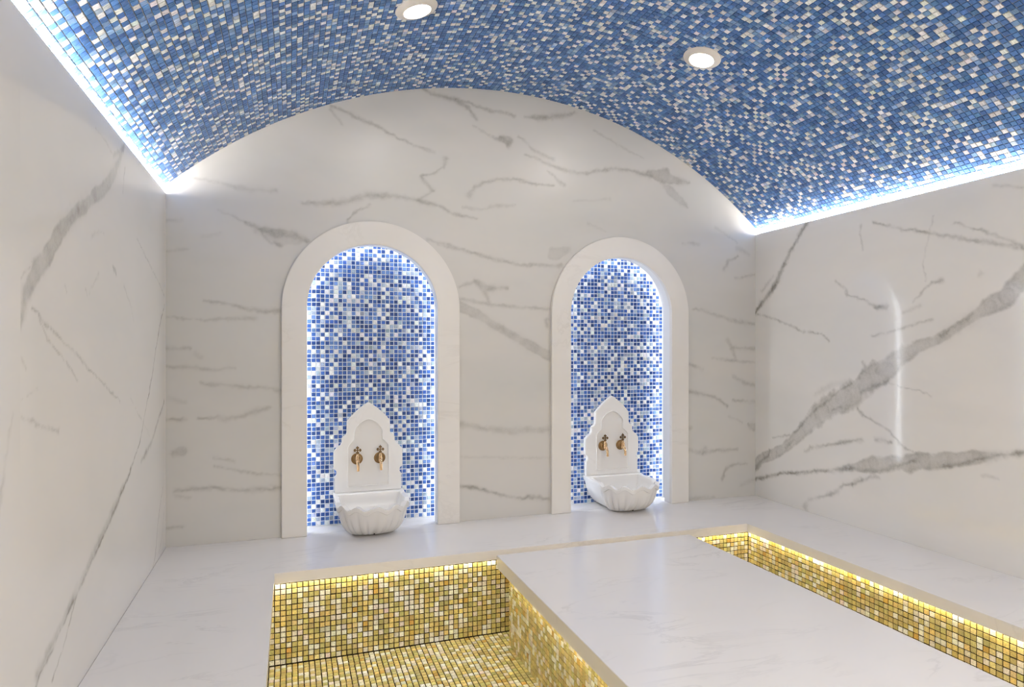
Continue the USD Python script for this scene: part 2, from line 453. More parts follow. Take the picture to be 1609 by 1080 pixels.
VEINS_RIGHT = '''.82 -0.504,1.897,21 -0.417,1.820,21 -0.391,1.769,17 -0.344,1.724,26 -0.260,1.601,26 -0.228,1.544,40 -0.154,1.468,31 -0.068,1.395,32 -0.003,1.328,19
.25 -0.192,1.586,13 -0.068,1.485,18
.42 -0.030,1.314,14 -0.260,1.253,13 -0.457,1.182,13 -0.621,1.165,8 -0.673,1.120,12
.45 -1.004,1.803,11 -1.166,1.739,14 -1.346,1.678,14 -1.534,1.615,16 -1.665,1.577,18 -1.817,1.524,12 -1.876,1.504,12
.35 -1.489,1.703,10 -1.623,1.643,9 -1.747,1.576,12 -1.822,1.529,12
.2 -1.370,1.763,7 -1.346,1.665,7 -1.324,1.517,7 -1.330,1.423,7
.25 -0.917,1.801,19 -0.913,1.737,11 -0.935,1.650,11
.37 -1.423,1.421,20 -1.364,1.413,10 -1.304,1.357,10 -1.257,1.323,10
.33 -0.733,1.486,12 -0.815,1.441,12 -0.820,1.386,12 -0.943,1.356,11 -1.040,1.309,22
.5 -1.023,1.306,15 -1.086,1.310,25
.3 -0.993,1.138,11 -1.187,1.173,11 -1.374,1.222,13
.25 -1.209,1.268,14 -1.304,1.301,21
.5 -1.902,1.446,114 -1.816,1.381,100 -1.747,1.313,72 -1.665,1.269,68 -1.579,1.221,44 -1.489,1.164,42 -1.374,1.101,50 -1.242,1.054,70 -1.187,1.036,78 -1.086,0.945,109 -0.956,0.857,127 -0.788,0.763,125 -0.621,0.662,122 -0.487,0.555,92 -0.362,0.434,60 -0.192,0.337,67 -0.068,0.268,64 0.025,0.193,47
.5 -0.943,0.928,23 -0.893,0.886,11 -0.733,0.781,12 -0.593,0.681,12 -0.457,0.575,13 -0.391,0.508,13
.4 -1.579,1.234,13 -1.489,1.183,16 -1.423,1.139,13
.65 -1.094,0.884,25 -1.065,0.870,22 -1.004,0.840,26 -0.917,0.803,19
.4 -0.772,0.711,12 -0.708,0.682,12
.5 -0.148,0.354,13 -0.131,0.302,18 0.004,0.192,23
.5 -0.378,0.454,13 -0.312,0.397,13
.35 -0.173,0.446,9 -0.344,0.480,13
.42 -0.893,0.712,11 -0.943,0.669,11 -1.040,0.633,11 -1.110,0.595,11 -1.166,0.538,11 -1.252,0.507,7
.47 -0.482,0.394,17 -0.518,0.420,12 -0.733,0.475,16 -0.931,0.525,19
.47 -1.031,0.544,18 -1.121,0.537,11
.75 0.018,0.115,19 -0.260,0.203,18 -0.578,0.279,16 -0.762,0.322,20 -0.862,0.347,19
.58 -0.762,0.322,20 -0.893,0.358,53 -1.016,0.396,81 -1.166,0.425,85 -1.324,0.461,75 -1.489,0.498,71 -1.606,0.525,56 -1.707,0.556,24 -1.816,0.589,18 -1.902,0.616,17
.55 -0.842,0.340,12 -1.040,0.363,15 -1.166,0.415,14 -1.279,0.461,14
.6 -1.443,0.453,13 -1.534,0.483,16 -1.606,0.517,13 -1.707,0.555,9 -1.902,0.616,9
.35 -1.040,0.323,15 -1.004,0.331,18 -0.917,0.288,15
.6 -0.917,0.288,19 -0.853,0.249,19
.4 -0.853,0.249,15 -0.787,0.242,12 -0.733,0.178,20 -0.621,0.120,16 -0.518,0.086,21 -0.487,0.032,38 -0.504,0.001,13
.3 -1.110,0.871,7 -1.187,0.850,7 -1.294,0.837,7 -1.364,0.814,7
.3 -0.935,0.984,15 -0.953,0.951,15
.16 -0.579,0.773,25 -0.693,0.833,36 -0.815,0.862,27
.3 -1.619,1.438,12 -1.626,1.428,19
.25 -1.689,1.846,9 -1.817,1.815,12
.2 -1.632,0.438,12 -1.698,0.444,12'''



def vein_field(a, b, text, seed):
    """Vein strength at the points (a, b) of a slab."""
    p = np.stack([a * 9, b * 9, np.full_like(a, seed)], -1)
    q = np.stack([a * 45, b * 45, np.full_like(a, seed + 5.0)], -1)
    wa, wb = a + 0.014 * fbm(p, 3), b + 0.014 * fbm(p + 31.7, 3)
    fa, fb = 0.010 * fbm(q, 2), 0.010 * fbm(q + 11.3, 2)
    rough = fbm(np.stack([a * 16, b * 16, np.full_like(a, seed + 9.0)], -1), 4)
    keep = np.ones_like(a)
    for line in text.strip().split('\n'):
        s, *pts = line.split()
        pts = np.array([[float(x) for x in t.split(',')] for t in pts])
        pts[:, 2] /= 1000
        m = pts[:, 2].max() * 1.6 + 0.03
        lo, hi = pts[:, :2].min(0) - m, pts[:, :2].max(0) + m
        i = np.nonzero((wa > lo[0]) & (wa < hi[0]) & (wb > lo[1]) & (wb < hi[1]))[0]
        if not len(i):
            continue
        best = np.zeros(len(i))
        for k in range(len(pts) - 1):
            A, d = pts[k, :2], pts[k + 1, :2] - pts[k, :2]
            ra, rb = wa[i] - A[0], wb[i] - A[1]
            t = np.clip((ra * d[0] + rb * d[1]) / max(d @ d, 1e-9), 0, 1)
            r = np.hypot(ra - t * d[0], rb - t * d[1])
            rt_ = np.hypot(ra + fa[i] - t * d[0], rb + fb[i] - t * d[1])
            w = pts[k, 2] + t * (pts[k + 1, 2] - pts[k, 2])
            wide = np.clip((w - 0.028) / 0.03, 0, 1)
            thin = np.exp(-(rt_ / (0.62 * w + 0.001)) ** 2)
            edge = np.clip((0.55 * w * (1 + 0.45 * rough[i]) - r) / (0.22 * w) + 0.5, 0, 1)
            rim = 0.72 + 0.28 * np.clip(r / (0.5 * w), 0, 1) ** 3
            band = edge * rim * np.clip(0.92 + 0.3 * rough[i], 0.5, 1.2)
            best = np.maximum(best, (1 - wide) * thin * np.clip(1 + 0.9 * rough[i], 0.3, 1.5) + wide * band)
        keep[i] *= 1 - np.clip(float(s) * best, 0, 0.95)
    wash = fbm(np.stack([a * 1.6, b * 4.2, np.full_like(a, seed + 20.0)], -1), 4)
    return np.clip(1 - keep + 0.10 * np.clip(wash - 0.12, 0, 1), 0, 1)


def slab_grid(a0, a1, b0, b1, step, place, text, seed, inside=None):
    """The polished face of a wall slab, fine enough to carry its veins."""
    A = np.linspace(a0, a1, int(round((a1 - a0) / step)) + 1)
    B = np.linspace(b0, b1, int(round((b1 - b0) / step)) + 1)
    ga, gb = (x.ravel() for x in np.meshgrid(A, B, indexing='ij'))
    ids = np.arange(len(ga)).reshape(len(A), len(B))
    quad = np.stack([ids[:-1, :-1], ids[1:, :-1], ids[1:, 1:], ids[:-1, 1:]], -1).reshape(-1, 4)
    if inside is not None:
        c = inside(ga, gb)
        quad = quad[c[quad].all(1)]
    keep = np.unique(quad)
    back = np.full(len(ga), -1)
    back[keep] = np.arange(len(keep))
    ga, gb, quad = ga[keep], gb[keep], back[quad]
    f = np.vstack([quad[:, [0, 1, 2]], quad[:, [0, 2, 3]]])
    return place(ga, gb), f, vein_field(ga, gb, text, seed)


def with_body(face, body):
    """The veined face and the plain body of its slab in one mesh."""
    v, f, s = face
    bv, bf = arr(body)
    return (np.vstack([v, bv]), np.vstack([f, bf + len(v)])), {'vein': np.concatenate([s, np.zeros(len(bv))])}


NX = (1.0985, 2.7355)         # niche axes
N_OUT, N_IN, N_CUT, N_CZ = 0.514, 0.378, 0.445, BT + 1.300
FACE_Y = 0.168                # face of the niche mosaic


def vault_z(x, r=VR):
    return VZ + np.sqrt(np.maximum(r * r - (np.asarray(x) - VX) ** 2, 0))


def arch(cx, hw, z0, n=64):
    """Outline (x, z) of a round-headed opening."""
    t = np.linspace(0, np.pi, n)
    return [(cx + hw, z0)] + [(cx + hw * math.cos(a), N_CZ + hw * math.sin(a)) for a in t] + [(cx - hw, z0)]


# back wall: one veined face with two openings, and its body behind
def in_back(a, b):
    z = b + BT
    ok = z < vault_z(np.clip(a, -0.08, W + 0.08)) + 0.03
    for cx in NX:
        ok &= ~((np.abs(a - cx) < N_CUT) & ((z < N_CZ) | (np.hypot(a - cx, z - N_CZ) < N_CUT)))
    return ok


face = slab_grid(-0.075, W + 0.075, -0.03, 2.73, 0.006, lambda a, b: np.stack([a, np.zeros_like(a), b + BT], -1), VEINS_BACK, 3.0, in_back)
outline = sg.Polygon([(-0.075, -0.02), (W + 0.075, -0.02)] + [(x, float(vault_z(x)) + 0.03) for x in np.linspace(W + 0.075, -0.075, 60)])
for cx in NX:
    outline = outline.difference(sg.Polygon(arch(cx, N_CUT + 0.001, BT - 0.029)))
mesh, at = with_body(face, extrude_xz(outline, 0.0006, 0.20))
part('wall_back', mesh, 'shaded_wall_marble', attrs=at, kind='structure')

# side walls: marble slabs, the first ends at a butt joint
SEAM = -1.957
for side, name, text, seed in ((0, 'wall_left', 'L', 11.0), (1, 'wall_right', 'R', 17.0)):
    root = thing(name, (0 if side == 0 else W, 0, 0), kind='structure')
    X = 0.0 if side == 0 else W
    out = -0.010 if side == 0 else W + 0.010
    veins = VEINS_LEFT if side == 0 else VEINS_RIGHT
    for y0, y1, step in ((SEAM + 0.0003, 0.0, 0.0055), (-2.32, SEAM - 0.0003, 0.0075)):
        far = y0 > -2
        face = slab_grid(y0, y1, -0.03, 1.898, step, lambda a, b: np.stack([np.full_like(a, X), a, b + BT], -1) if side else np.stack([np.full_like(a, X), a, b + BT], -1)[:, :], veins if far or side else '.2 -2.0,0.9,12 -2.2,0.4,14 -2.3,0.2,12', seed if far else seed + 40)
        v, f, s = face
        if side == 0:
            f = f[:, ::-1]
        body = box(min(X, out) + (0.0004 if side else 0), max(X, out) - (0 if side else 0.0004), y0, y1, BT - 0.03, WALLTOP)
        mesh, at = with_body((v, f[:, ::-1], s), body)
        part('marble_panel', mesh, 'wall_marble', root, attrs=at)
    body = box(min(X, out), max(X, out), FRONT, -2.3216, BT - 0.03, WALLTOP)
    v, f = arr(body)
    part('marble_panel', (v, f), 'wall_marble', root, attrs={'vein': np.zeros(len(v))})
    # the masonry behind the slabs: the bottom and back of the light slot
    o2 = -0.062 if side == 0 else W + 0.062
    o3 = -0.16 if side == 0 else W + 0.16
    part('masonry', join(box(min(out, o3), max(out, o3), FRONT, -0.0015, -0.1, BT + 1.862), box(min(o2, o3), max(o2, o3), FRONT, -0.0015, BT + 1.862, BT + 1.96)), 'plaster', root)
# end wall behind the viewer; doorway and anteroom are invented to light the room
DX0, DX1, DTOP = 0.72, W - 0.72, 2.32
outline = sg.Polygon([(-0.16, -0.1), (W + 0.16, -0.1)] + [(x, float(vault_z(x, VR + 0.05))) for x in np.linspace(W + 0.06, -0.06, 40)]).difference(sg.box(DX0, -0.2, DX1, DTOP))
v, f = arr(extrude_xz(outline, FRONT - 0.15, FRONT))
part('wall_front', (v, f), 'wall_marble', attrs={'vein': np.zeros(len(v))}, kind='structure')
added_lobby = thing('wall_added_lobby', (VX, -6, 0), kind='structure')
part('added_lobby_floor', box(-0.3, W + 0.3, -7.1, FRONT - 0.15, -0.1, 0.0), 'bench_marble', added_lobby)
part('added_lobby_wall', join(box(-0.4, -0.3, -7.1, FRONT - 0.15, 0, 2.7), box(W + 0.3, W + 0.4, -7.1, FRONT - 0.15, 0, 2.7), box(-0.4, W + 0.4, -7.2, -7.1, -0.1, 2.7)), 'plaster', added_lobby)
part('added_lobby_ceiling', box(-0.4, W + 0.4, -7.2, FRONT - 0.15, 2.7, 2.8), 'plaster', added_lobby)

# ceiling: barrel vault, grout bed and mosaic
ceiling = thing('ceiling', (VX, 0, VZ), kind='structure')
HALF = math.asin((VX + 0.058) / VR)
ang = np.linspace(-HALF, HALF, 97)
prof = [(VX + (VR + 0.0036) * math.sin(a), VZ + (VR + 0.0036) * math.cos(a)) for a in ang] + [(VX + (VR + 0.08) * math.sin(a), VZ + (VR + 0.08) * math.cos(a)) for a in ang[::-1]]
part('grout_bed', extrude_xz(sg.Polygon(prof), FRONT, -0.0005), 'light_grout', ceiling)
na = int(HALF * 2 * VR / PITCH)
ny = int((-FRONT - 0.002) / PITCH)
ta = (np.arange(na) - (na - 1) / 2) * PITCH / VR
ty = -0.002 - (np.arange(ny) + 0.5) * PITCH
A, Y = (x.ravel() for x in np.meshgrid(ta, ty, indexing='ij'))
N = np.stack([-np.sin(A), np.zeros_like(A), -np.cos(A)], -1)
U = np.stack([np.cos(A), np.zeros_like(A), -np.sin(A)], -1)
P = np.stack([VX + (VR + 0.0036) * np.sin(A), Y, VZ + (VR + 0.0036) * np.cos(A)], -1)
LIGHTS = [(1.165, -1.0), (W - 1.165, -1.0), (1.165, -2.5), (W - 1.165, -2.5), (1.165, -4.0), (W - 1.165, -4.0)]
keep = np.ones(len(P), bool)
for lx, ly in LIGHTS:
    keep &= np.hypot((P[:, 0] - lx) * 1.03, P[:, 1] - ly) > 0.088
P, U, N = P[keep], U[keep], N[keep]
T = tiles(P, U, np.array([0, -1.0, 0]), N, 0.0236)
GI = [g.ravel()[keep] for g in np.meshgrid(np.arange(na), np.arange(ny), indexing='ij')]
lay(ceiling, T, palette(len(T), BLUE_VAULT, grid=GI), 'vault_tile')

# floor of the sunken part
floor = thing('floor', (0, 0, 0), kind='structure')
BX0, BX1, BY, BTH = 0.5606, 3.265, -0.616, 0.0505
RX0, RX1, RY = BX0 - 0.026, BX1 + 0.026, BY + 0.025
KX0, KX1, KY, KTH, KO = 1.638, 2.796, -0.696, 0.0645, 0.05
KY1 = -2.75
SLABS = [(KX0, KX1, KY1, KY, BT), (-1, BX0, FRONT, 0.2, BT), (BX1, 9, FRONT, 0.2, BT)]


def out_of_sight(P):
    h = np.zeros(len(P), bool)
    for s in SLABS:
        h |= blocked(P, s)
    return h


part('grout_bed', box(RX0 - 0.1, RX1 + 0.1, FRONT, RY + 0.1, -0.1, -0.0040), 'dark_grout', floor)
gx = RX0 + 0.002 + (np.arange(int((RX1 - RX0) / PITCH)) + 0.5) * PITCH
gy = RY - 0.002 - (np.arange(int((RY - FRONT) / PITCH)) + 0.5) * PITCH
X, Y = (x.ravel() for x in np.meshgrid(gx, gy, indexing='ij'))
keep = ~((X > KX0 + KO + 0.02) & (X < KX1 - KO - 0.02) & (Y < KY - KO - 0.02) & (Y > KY1 + KO + 0.02))
P = np.stack([X, Y, np.full_like(X, -0.0040)], -1)[keep]
T = tiles(P, np.array([1.0, 0, 0]), np.array([0, 1.0, 0]), np.array([0, 0, 1.0]), 0.0222, thick=0.0040)
lay(floor, T, palette(len(T), GOLD), 'gold_tile', hidden=out_of_sight)

# ---------------------------------------------------------------- the bench round three sides
bench = thing('marble_bench', (W / 2, 0, 0), 'white marble bench running along three walls over gold mosaic risers', 'bench')
top = m3.CrossSection([[(0.0005, FRONT + 0.001), (BX0, FRONT + 0.001), (BX0, BY), (BX1, BY), (BX1, FRONT + 0.001), (W - 0.0005, FRONT + 0.001), (W - 0.0005, -0.0002), (0.0005, -0.0002)]])
lip = [top.extrude(BTH - 0.002).translate((0, 0, BT - BTH)), top.offset(-0.0008, m3.JoinType.Miter).extrude(0.0012).translate((0, 0, BT - 0.002)), top.offset(-0.0018, m3.JoinType.Miter).extrude(0.0008).translate((0, 0, BT - 0.0008))]
part('bench_top', m3.Manifold.batch_boolean(lip, m3.OpType.Add), 'bench_marble', bench)
ROWS = 15


def riser(a0, a1):
    """Positions along a riser and heights of its tiles."""
    n = int(round((a1 - a0) / PITCH))
    return [x.ravel() for x in np.meshgrid(a0 + (np.arange(n) + 0.5) * (a1 - a0) / n, 0.0012 + (np.arange(ROWS) + 0.5) * PITCH, indexing='ij')]


riser_path = part('riser', join(box(RX0, RX1, RY + 0.0036, -0.0005, 0, BT - BTH), box(0.0005, RX0 - 0.0036, FRONT + 0.001, -0.0005, 0, BT - BTH), box(RX1 + 0.0036, W - 0.0005, FRONT + 0.001, -0.0005, 0, BT - BTH)), 'dark_grout', bench)
a, z = riser(RX0, RX1)
T1 = tiles(np.stack([a, np.full_like(a, RY + 0.0036), z], -1), np.array([1.0, 0, 0]), np.array([0, 0, 1.0]), np.array([0, -1.0, 0]), 0.0224, thick=0.0036)
a, z = riser(FRONT + 0.01, RY)
T2 = tiles(np.stack([np.full_like(a, RX1 + 0.0036), a, z], -1), np.array([0, -1.0, 0]), np.array([0, 0, 1.0]), np.array([-1.0, 0, 0]), 0.0224, thick=0.0036)
T3 = tiles(np.stack([np.full_like(a, RX0 - 0.0036), a, z], -1), np.array([0, 1.0, 0]), np.array([0, 0, 1.0]), np.array([1.0, 0, 0]), 0.0224, thick=0.0036)
T = np.vstack([T1, T2, T3])
LEFT_HID = RX0 + 0.001
lay(riser_path, T, palette(len(T), GOLD), 'gold_tile', hidden=lambda P: out_of_sight(P) | (P[:, 0] < LEFT_HID) | (P[:, 2] > BT - 0.056))
for b in ((RX0 + 0.012, RX1 - 0.012, RY - 0.016, RY - 0.008), (RX0 + 0.008, RX0 + 0.016, FRONT + 0.02, RY - 0.02), (RX1 - 0.016, RX1 - 0.008, FRONT + 0.02, RY - 0.02)):
    part('led_strip', box(*b, BT - BTH - 0.003, BT - BTH - 0.0004), 'warm_glow', bench, label='warm light strip under the overhang')

# the free-standing heated slab in the middle
plat = thing('marble_platform', ((KX0 + KX1) / 2, (KY + KY1) / 2, 0), 'large white marble slab on a gold mosaic plinth in the middle of the room', 'platform')
cs = m3.CrossSection([[(KX0, KY1), (KX1, KY1), (KX1, KY), (KX0, KY)]])
part('slab', m3.Manifold.batch_boolean([cs.extrude(KTH - 0.002).translate((0, 0, BT - KTH)), cs.offset(-0.0008, m3.JoinType.Miter).extrude(0.0012).translate((0, 0, BT - 0.002)), cs.offset(-0.0018, m3.JoinType.Miter).extrude(0.0008).translate((0, 0, BT - 0.0008))], m3.OpType.Add), 'bench_marble', plat)
px0, px1, py0, py1 = KX0 + KO, KX1 - KO, KY1 + KO, KY - KO
g = 0.0036
plinth = part('plinth', box(px0 + g, px1 - g, py0 + g, py1 - g, 0.0, BT - KTH), 'dark_grout', plat)
a, z = riser(py0 + 0.001, py1 - 0.001)
o = np.ones_like(a)
T1 = tiles(np.stack([o * (px0 + g), a, z], -1), np.array([0, -1.0, 0]), np.array([0, 0, 1.0]), np.array([-1.0, 0, 0]), 0.0224, thick=g)
T2 = tiles(np.stack([o * (px1 - g), a, z], -1), np.array([0, 1.0, 0]), np.array([0, 0, 1.0]), np.array([1.0, 0, 0]), 0.0224, thick=g)
a, z = riser(px0 + 0.001, px1 - 0.001)
o = np.ones_like(a)
T3 = tiles(np.stack([a, o * (py1 - g), z], -1), np.array([-1.0, 0, 0]), np.array([0, 0, 1.0]), np.array([0, 1.0, 0]), 0.0224, thick=g)
T4 = tiles(np.stack([a, o * (py0 + g), z], -1), np.array([1.0, 0, 0]), np.array([0, 0, 1.0]), np.array([0, -1.0, 0]), 0.0224, thick=g)
T = np.vstack([T1, T2, T3, T4])
lay(plinth, T, palette(len(T), GOLD), 'gold_tile', hidden=lambda P: out_of_sight(P) | (P[:, 0] > px0 + 0.002))
zz = (BT - KTH - 0.003, BT - KTH - 0.0004)
for b in ((px0 - 0.030, px0 - 0.022), (px1 + 0.022, px1 + 0.030)):
    part('led_strip', box(*b, py0, py1, *zz), 'warm_glow', plat, label='warm light strip under the overhang')

# ---------------------------------------------------------------- light slots at the springing of the vault
for X, sgn, lab in ((0.0, -1, 'cool white light strip hidden in the slot above the left marble wall'), (W, 1, 'cool white light strip hidden in the slot above the right marble wall')):
    x0, x1 = sorted((X + sgn * 0.0115, X + sgn * 0.0205))
    root = thing('cove_light', (X + sgn * 0.016, 0, BT + 1.862), lab, 'light strip')
    part('channel', box(x0 - 0.001, x1 + 0.001, FRONT + 0.01, -0.003, BT + 1.862, BT + 1.8957), 'lamp_trim', root)
    part('diffuser', box(x0, x1, FRONT + 0.012, -0.005, BT + 1.8958, BT + 1.8986), 'cove_glow', root)

# ---------------------------------------------------------------- niches
for cx, lab in zip(NX, ('left round-arched niche of blue glass mosaic with a wide marble surround', 'right round-arched niche of blue glass mosaic, the one beside the right wall')):
    root = thing('arched_niche', (cx, 0, BT), lab, 'niche')
    z0 = BT + 0.0003
    ring = m3.CrossSection([arch(cx, N_OUT, z0)]) - m3.CrossSection([[(cx + N_IN, z0 - 0.05)] + arch(cx, N_IN, z0)[1:-1] + [(cx - N_IN, z0 - 0.05)]])

    def solid(c, y0, y1):
        v, f = arr(c.extrude(y1 - y0))
        return np.stack([v[:, 0], y1 - v[:, 2], v[:, 1]], -1), f

    part('surround', join(solid(ring.offset(-0.0035, m3.JoinType.Round), -0.030, -0.0285), solid(ring.offset(-0.0015, m3.JoinType.Round), -0.0285, -0.0265), solid(ring, -0.0265, -0.0003)), 'surround_marble', root)

    part('sill', box(cx - N_CUT + 0.0005, cx + N_CUT - 0.0005, -0.0002, FACE_Y + 0.02, BT - 0.028, BT), 'bench_marble', root)

    def band(h0, h1):
        return m3.CrossSection([arch(cx, h1, z0)]) - m3.CrossSection([[(cx + h0, z0 - 0.05)] + arch(cx, h0, z0)[1:-1] + [(cx - h0, z0 - 0.05)]])

    part('reveal', solid(band(N_IN + 0.0015, N_IN + 0.026), -0.0002, 0.066), 'white_reveal', root, smooth=30)
    part('niche_lining', solid(band(N_CUT - 0.012, N_CUT - 0.001), -0.0002, FACE_Y + 0.003), 'white_reveal', root, smooth=30)
    part('grout_bed', solid(m3.CrossSection([arch(cx, N_CUT - 0.001, z0)]), FACE_Y + 0.0036, FACE_Y + 0.02), 'white_grout', root)
    nx, nz = 35, 68
    X, Z = (x.ravel() for x in np.meshgrid((np.arange(nx) - (nx - 1) / 2) * PITCH, (np.arange(nz) + 0.5) * PITCH + 0.004, indexing='ij'))
    ok = (np.abs(X) < N_CUT - 0.026) & ((Z + BT < N_CZ) | (np.hypot(X, Z + BT - N_CZ) < N_CUT - 0.026))
    P = np.stack([cx + X[ok], np.full(ok.sum(), FACE_Y + 0.0036), BT + Z[ok]], -1)
    T = tiles(P, np.array([1.0, 0, 0]), np.array([0, 0, 1.0]), np.array([0, -1.0, 0]), 0.0212, thick=0.0036)
    lay(root, T, palette(len(T), BLUE_NICHE, grid=[g.ravel()[ok] for g in np.meshgrid(np.arange(nx), np.arange(nz), indexing='ij')]), 'niche_tile', singles=0)
    part('led_strip', solid(band(N_CUT - 0.0145, N_CUT - 0.0122), 0.104, 0.120), 'niche_glow', root, label='cool white light strip behind the reveal')

# ---------------------------------------------------------------- ceiling downlights
LZ = [math.sqrt(VR ** 2 - (x - VX) ** 2) for x, _ in LIGHTS]


def downlight(x, y, label, group=None):
    root = thing('ceiling_downlight', (x, y, float(vault_z(x))), label, 'ceiling light', group)
    n = np.array([VX - x, 0, VZ - float(vault_z(x))])
    n /= np.linalg.norm(n)
    u = np.array([n[2], 0, -n[0]])
    M = np.eye(4)
    M[:3, 0], M[:3, 1], M[:3, 2], M[:3, 3] = u, np.cross(n, u), n, (x, y, float(vault_z(x)))
    ringm = lathe([(0.055, -0.004), (0.0975, -0.004), (0.0975, 0.004), (0.095, 0.0065), (0.070, 0.0165), (0.0665, 0.0175), (0.063, 0.017), (0.061, 0.0145), (0.0605, 0.011), (0.055, 0.011), (0.055, -0.004)], 64)
    lens = lathe([(0.0, 0.0115), (0.0600, 0.0115), (0.0600, 0.0135), (0.05, 0.0142), (0.0, 0.0148)], 64)
    for m in (ringm, lens):
        m.apply_transform(M)
    part('trim_ring', ringm, 'lamp_trim', root, smooth=35)
    part('lens', lens, 'lamp_glow', root)
    return root


labs = ['round recessed downlight at the top edge, left of the two', 'round recessed downlight on the right half of the vault']
dl = {0: downlight(*LIGHTS[0], labs[0]), 1: downlight(*LIGHTS[1], labs[1])}
for i in range(2, 6):
    copy(dl[i % 2], (LIGHTS[i][0], LIGHTS[i][1], float(vault_z(LIGHTS[i][0]))), 'round recessed downlight further back over the viewer', 'ceiling light', 'ceiling downlights behind the view')

# ---------------------------------------------------------------- fountains: back panel, basin, two taps each
PX = 1.083
PF = 0.140             # front face of the panel


def mirror(half):
    return [(PX + 0.965 * x, BT + z) for x, z in half] + [(PX - 0.965 * x, BT + z) for x, z in half[::-1]]


def arc_pts(x0, z0, x1, z1, bulge, n=8):
    """A bowed edge from one point to the next."""
    t = np.linspace(0, 1, n)
    nx, nz = z1 - z0, -(x1 - x0)
    return [(x0 + (x1 - x0) * a + nx * bulge * 4 * a * (1 - a), z0 + (z1 - z0) * a + nz * bulge * 4 * a * (1 - a)) for a in t]


half = [(0.207, 0.196), (0.207, 0.284), (0.211, 0.288)] + arc_pts(0.212, 0.290, 0.217, 0.345, -0.35, 9) + [(0.2145, 0.352)]
half += [(0.2145, 0.435)] + arc_pts(0.2135, 0.444, 0.176, 0.482, 0.08) + arc_pts(0.172, 0.487, 0.165, 0.503, -0.1, 4) + [(0.165, 0.517)]
half += arc_pts(0.164, 0.526, 0.140, 0.545, 0.05, 5) + [(0.1355, 0.556), (0.1345, 0.615)] + arc_pts(0.1335, 0.628, 0.0, 0.741, 0.045, 14)
shape = sg.Polygon(mirror(half)).buffer(0)
inner = [(0.122, 0.235), (0.122, 0.470)] + arc_pts(0.120, 0.476, 0.086, 0.507, 0.06, 6) + [(0.083, 0.515), (0.083, 0.562)] + arc_pts(0.081, 0.572, 0.0, 0.632, 0.12, 10)
hollow = sg.Polygon(mirror(inner)).buffer(0)
panel = thing('fountain_panel', (PX, PF, BT + 0.196), 'ogee-topped white marble back panel with two taps in the left niche', 'fountain panel')
stack = [extrude_xz(shape, PF + 0.0095, 0.1675)]
for k in range(6):
    t = k / 5
    stack.append(extrude_xz(shape.buffer(-0.0035 * (1 - t) ** 2).difference(hollow.buffer(0.0025 * (1 - t))), PF + 0.0095 * k / 6, PF + 0.0095 * (k + 1) / 6 + 0.00002))
part('panel', join(*stack), 'fountain_marble', panel)
rim = hollow.buffer(0.0060).difference(hollow.buffer(0.0022))
part('moulding', join(extrude_xz(rim, PF - 0.003, PF + 0.0009), extrude_xz(hollow.buffer(0.0052).difference(hollow.buffer(0.003)), PF - 0.0045, PF - 0.0029)), 'fountain_marble', panel)


